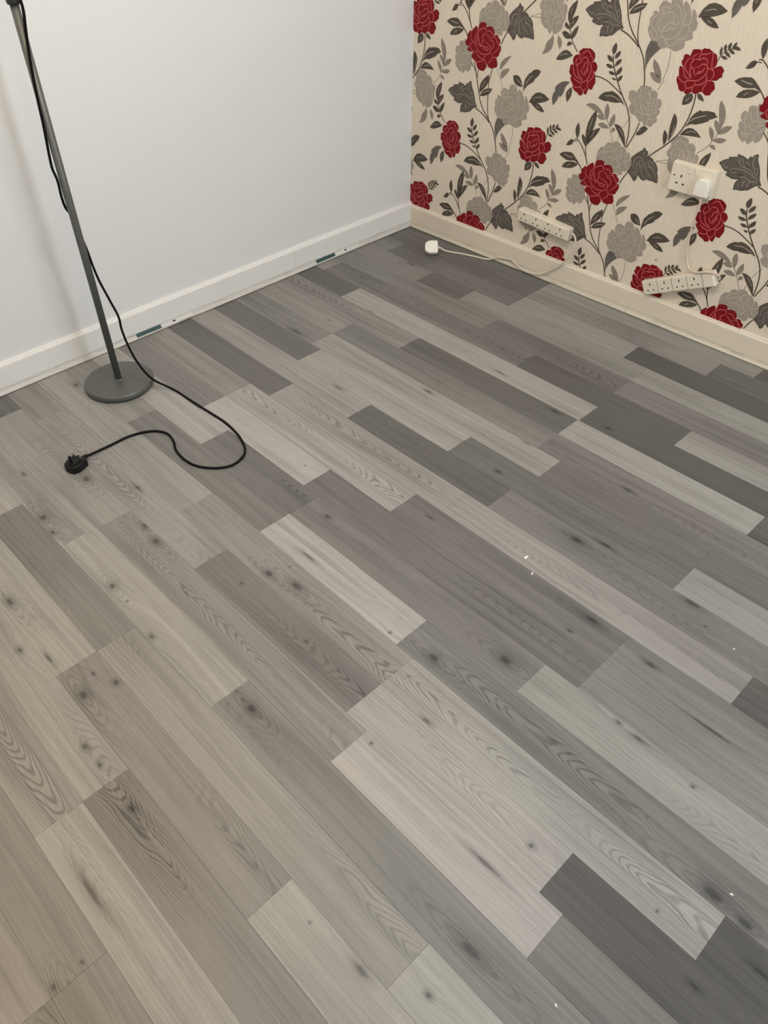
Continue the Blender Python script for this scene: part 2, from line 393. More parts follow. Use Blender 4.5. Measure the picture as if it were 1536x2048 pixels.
KNOT = [(0.601, -1.9642, 0.0100, 1.5), (0.669, -1.9732, 0.0060, 1.5), (0.879, -1.8021, 0.0110, 1.5), (0.812, -1.7919, 0.0080, 1.8), (0.937, -1.9558, 0.0090, 1.4), (1.003, -1.9547, 0.0030, 1), (1.079, -1.8432, 0.0025, 5), (1.132, -1.9701, 0.0060, 1.6), (1.176, -1.9720, 0.0060, 1.5), (0.814, -2.1517, 0.0090, 2), (0.963, -2.1972, 0.0060, 2), (1.028, -2.1621, 0.0040, 5), (1.185, -2.0895, 0.0070, 1.5), (1.166, -2.1539, 0.0110, 1.6), (1.131, -2.1121, 0.0040, 1.5), (0.539, -1.8086, 0.0100, 1.7), (0.668, -1.7273, 0.0060, 3), (0.399, -1.9226, 0.0040, 3), (0.101, -1.6080, 0.0080, 2), (1.163, -1.6658, 0.0090, 1.6), (1.240, -1.6438, 0.0100, 2.2), (1.181, -1.6153, 0.0030, 1), (1.296, -1.6290, 0.0040, 1.5), (1.186, -1.5617, 0.0040, 8), (1.111, -1.4349, 0.0070, 2), (1.493, -1.5816, 0.0040, 1), (1.607, -1.5615, 0.0110, 1.5), (1.143, -1.7323, 0.0040, 1.3), (1.382, -1.7314, 0.0040, 1.5), (1.298, -1.2480, 0.0030, 4), (1.719, -1.4556, 0.0120, 1.6), (1.545, -1.8145, 0.0120, 1.6), (1.664, -1.7991, 0.0040, 1), (1.705, -1.6854, 0.0050, 3), (1.366, -2.1518, 0.0130, 1.7), (1.277, -2.2103, 0.0070, 1.6), (1.333, -2.2089, 0.0050, 1.5), (1.453, -2.2110, 0.0090, 1.6), (1.436, -1.9219, 0.0110, 1.4), (1.657, -2.1327, 0.0060, 2.5), (1.533, -2.3387, 0.0060, 9), (1.628, -2.4539, 0.0050, 1.5), (1.626, -2.4045, 0.0030, 1.5), (1.972, -1.8165, 0.0050, 9), (2.050, -1.9399, 0.0100, 2.6), (2.046, -2.0362, 0.0060, 1.2), (1.835, -2.1012, 0.0030, 1), (1.948, -2.0893, 0.0070, 2.6), (2.276, -1.5785, 0.0140, 1.8), (2.339, -1.5823, 0.0090, 1.8), (2.010, -1.7341, 0.0060, 1.2), (2.226, -1.6691, 0.0030, 1), (2.328, -1.7261, 0.0040, 3), (2.391, -1.6328, 0.0050, 5), (2.024, -1.4125, 0.0050, 3), (1.976, -1.4103, 0.0040, 2), (2.114, -1.2931, 0.0040, 14), (2.152, -1.4262, 0.0040, 1.2), (2.211, -1.4243, 0.0110, 2), (1.785, -1.2294, 0.0080, 3), (1.768, -1.2914, 0.0040, 2), (1.819, -1.2355, 0.0030, 1.5), (1.944, -1.2420, 0.0060, 3), (1.917, -1.0242, 0.0080, 3), (1.972, -1.0615, 0.0030, 1.5), (1.610, -1.0443, 0.0090, 2.5), (1.669, -1.0081, 0.0060, 4), (1.599, -1.2240, 0.0100, 3), (1.400, -0.6008, 0.0060, 2), (1.593, -0.7912, 0.0060, 3), (1.240, -0.6444, 0.0050, 4), (0.988, -0.5992, 0.0040, 6), (0.902, -0.8399, 0.0060, 3), (1.278, -0.8278, 0.0030, 6), (1.302, -0.9806, 0.0060, 2), (1.165, -0.8827, 0.0025, 1), (0.690, -1.0253, 0.0050, 4), (0.726, -0.9085, 0.0030, 8), (0.911, -1.3447, 0.0030, 1), (0.353, -0.7703, 0.0030, 2), (0.412, -0.6247, 0.0030, 5), (0.564, -0.8521, 0.0040, 2), (0.248, -0.2559, 0.0060, 4), (0.332, -0.9045, 0.0080, 4)]
random.seed(11)
strips = []
for k in range(-1, 41):
    if k in PL: js, tn = PL[k]
    else:
        a = random.uniform(.3, .8); js = []
        while a < RX-0.2: js.append(a); a += random.uniform(.48, .92)
        tn = [random.choice((.18, .3, .45, .6, .7)) for _ in range(len(js)+1)]
    xs = [-0.022, *js, RX-0.002]
    ya = 0.03 if k == -1 else -(OFF + k*ROW); yb = max(-(OFF + (k+1)*ROW), RY+0.002)
    if ya - yb < 0.01: continue
    for i in range(len(xs)-1): strips.append((k, i, xs[i], xs[i+1], ya, yb, tn[i]))
G = 0.0001; CH = 0.00025
for n, (k, i, xa, xb, ya, yb, tone) in enumerate(strips):
    L, Wd = xb-xa, ya-yb
    v = [(G, -G, -PT), (L-G, -G, -PT), (L-G, -Wd+G, -PT), (G, -Wd+G, -PT), (G, -G, -CH), (L-G, -G, -CH), (L-G, -Wd+G, -CH), (G, -Wd+G, -CH),
         (G+CH, -G-CH, 0), (L-G-CH, -G-CH, 0), (L-G-CH, -Wd+G+CH, 0), (G+CH, -Wd+G+CH, 0)]
    f = [(0, 1, 2, 3), (8, 11, 10, 9)] + [t for a in range(4) for b in [(a+1) % 4] for t in ((a, a+4, b+4, b), (a+4, a+8, b+8, b+4))]
    me = bpy.data.meshes.new('plank'); me.from_pydata(v, [], f); me.update()
    o = link('plank', me, MAT['plank'], floor, (xa, ya, 0.0))
    kn = [q for q in KNOT if xa+.005 < q[0] < xb-.005 and yb-.001 < q[1] <= ya][:3]
    for j in range(3):
        if j < len(kn): o['k%d' % (j+1)] = [kn[j][0]-xa, kn[j][1]-ya, kn[j][2]]; o['e%d' % (j+1)] = float(kn[j][3])
        else: o['k%d' % (j+1)] = [-9.0, 0.0, 0.01]; o['e%d' % (j+1)] = 1.0
    o['seed'] = round(random.uniform(0, 20), 3); o['tone'] = float(tone)
    o['cath'] = 1.0 if (k, i) in CATH else random.choice((0.0, 0.0, 0.25, 0.5)); o['hue'] = round(random.random(), 2)

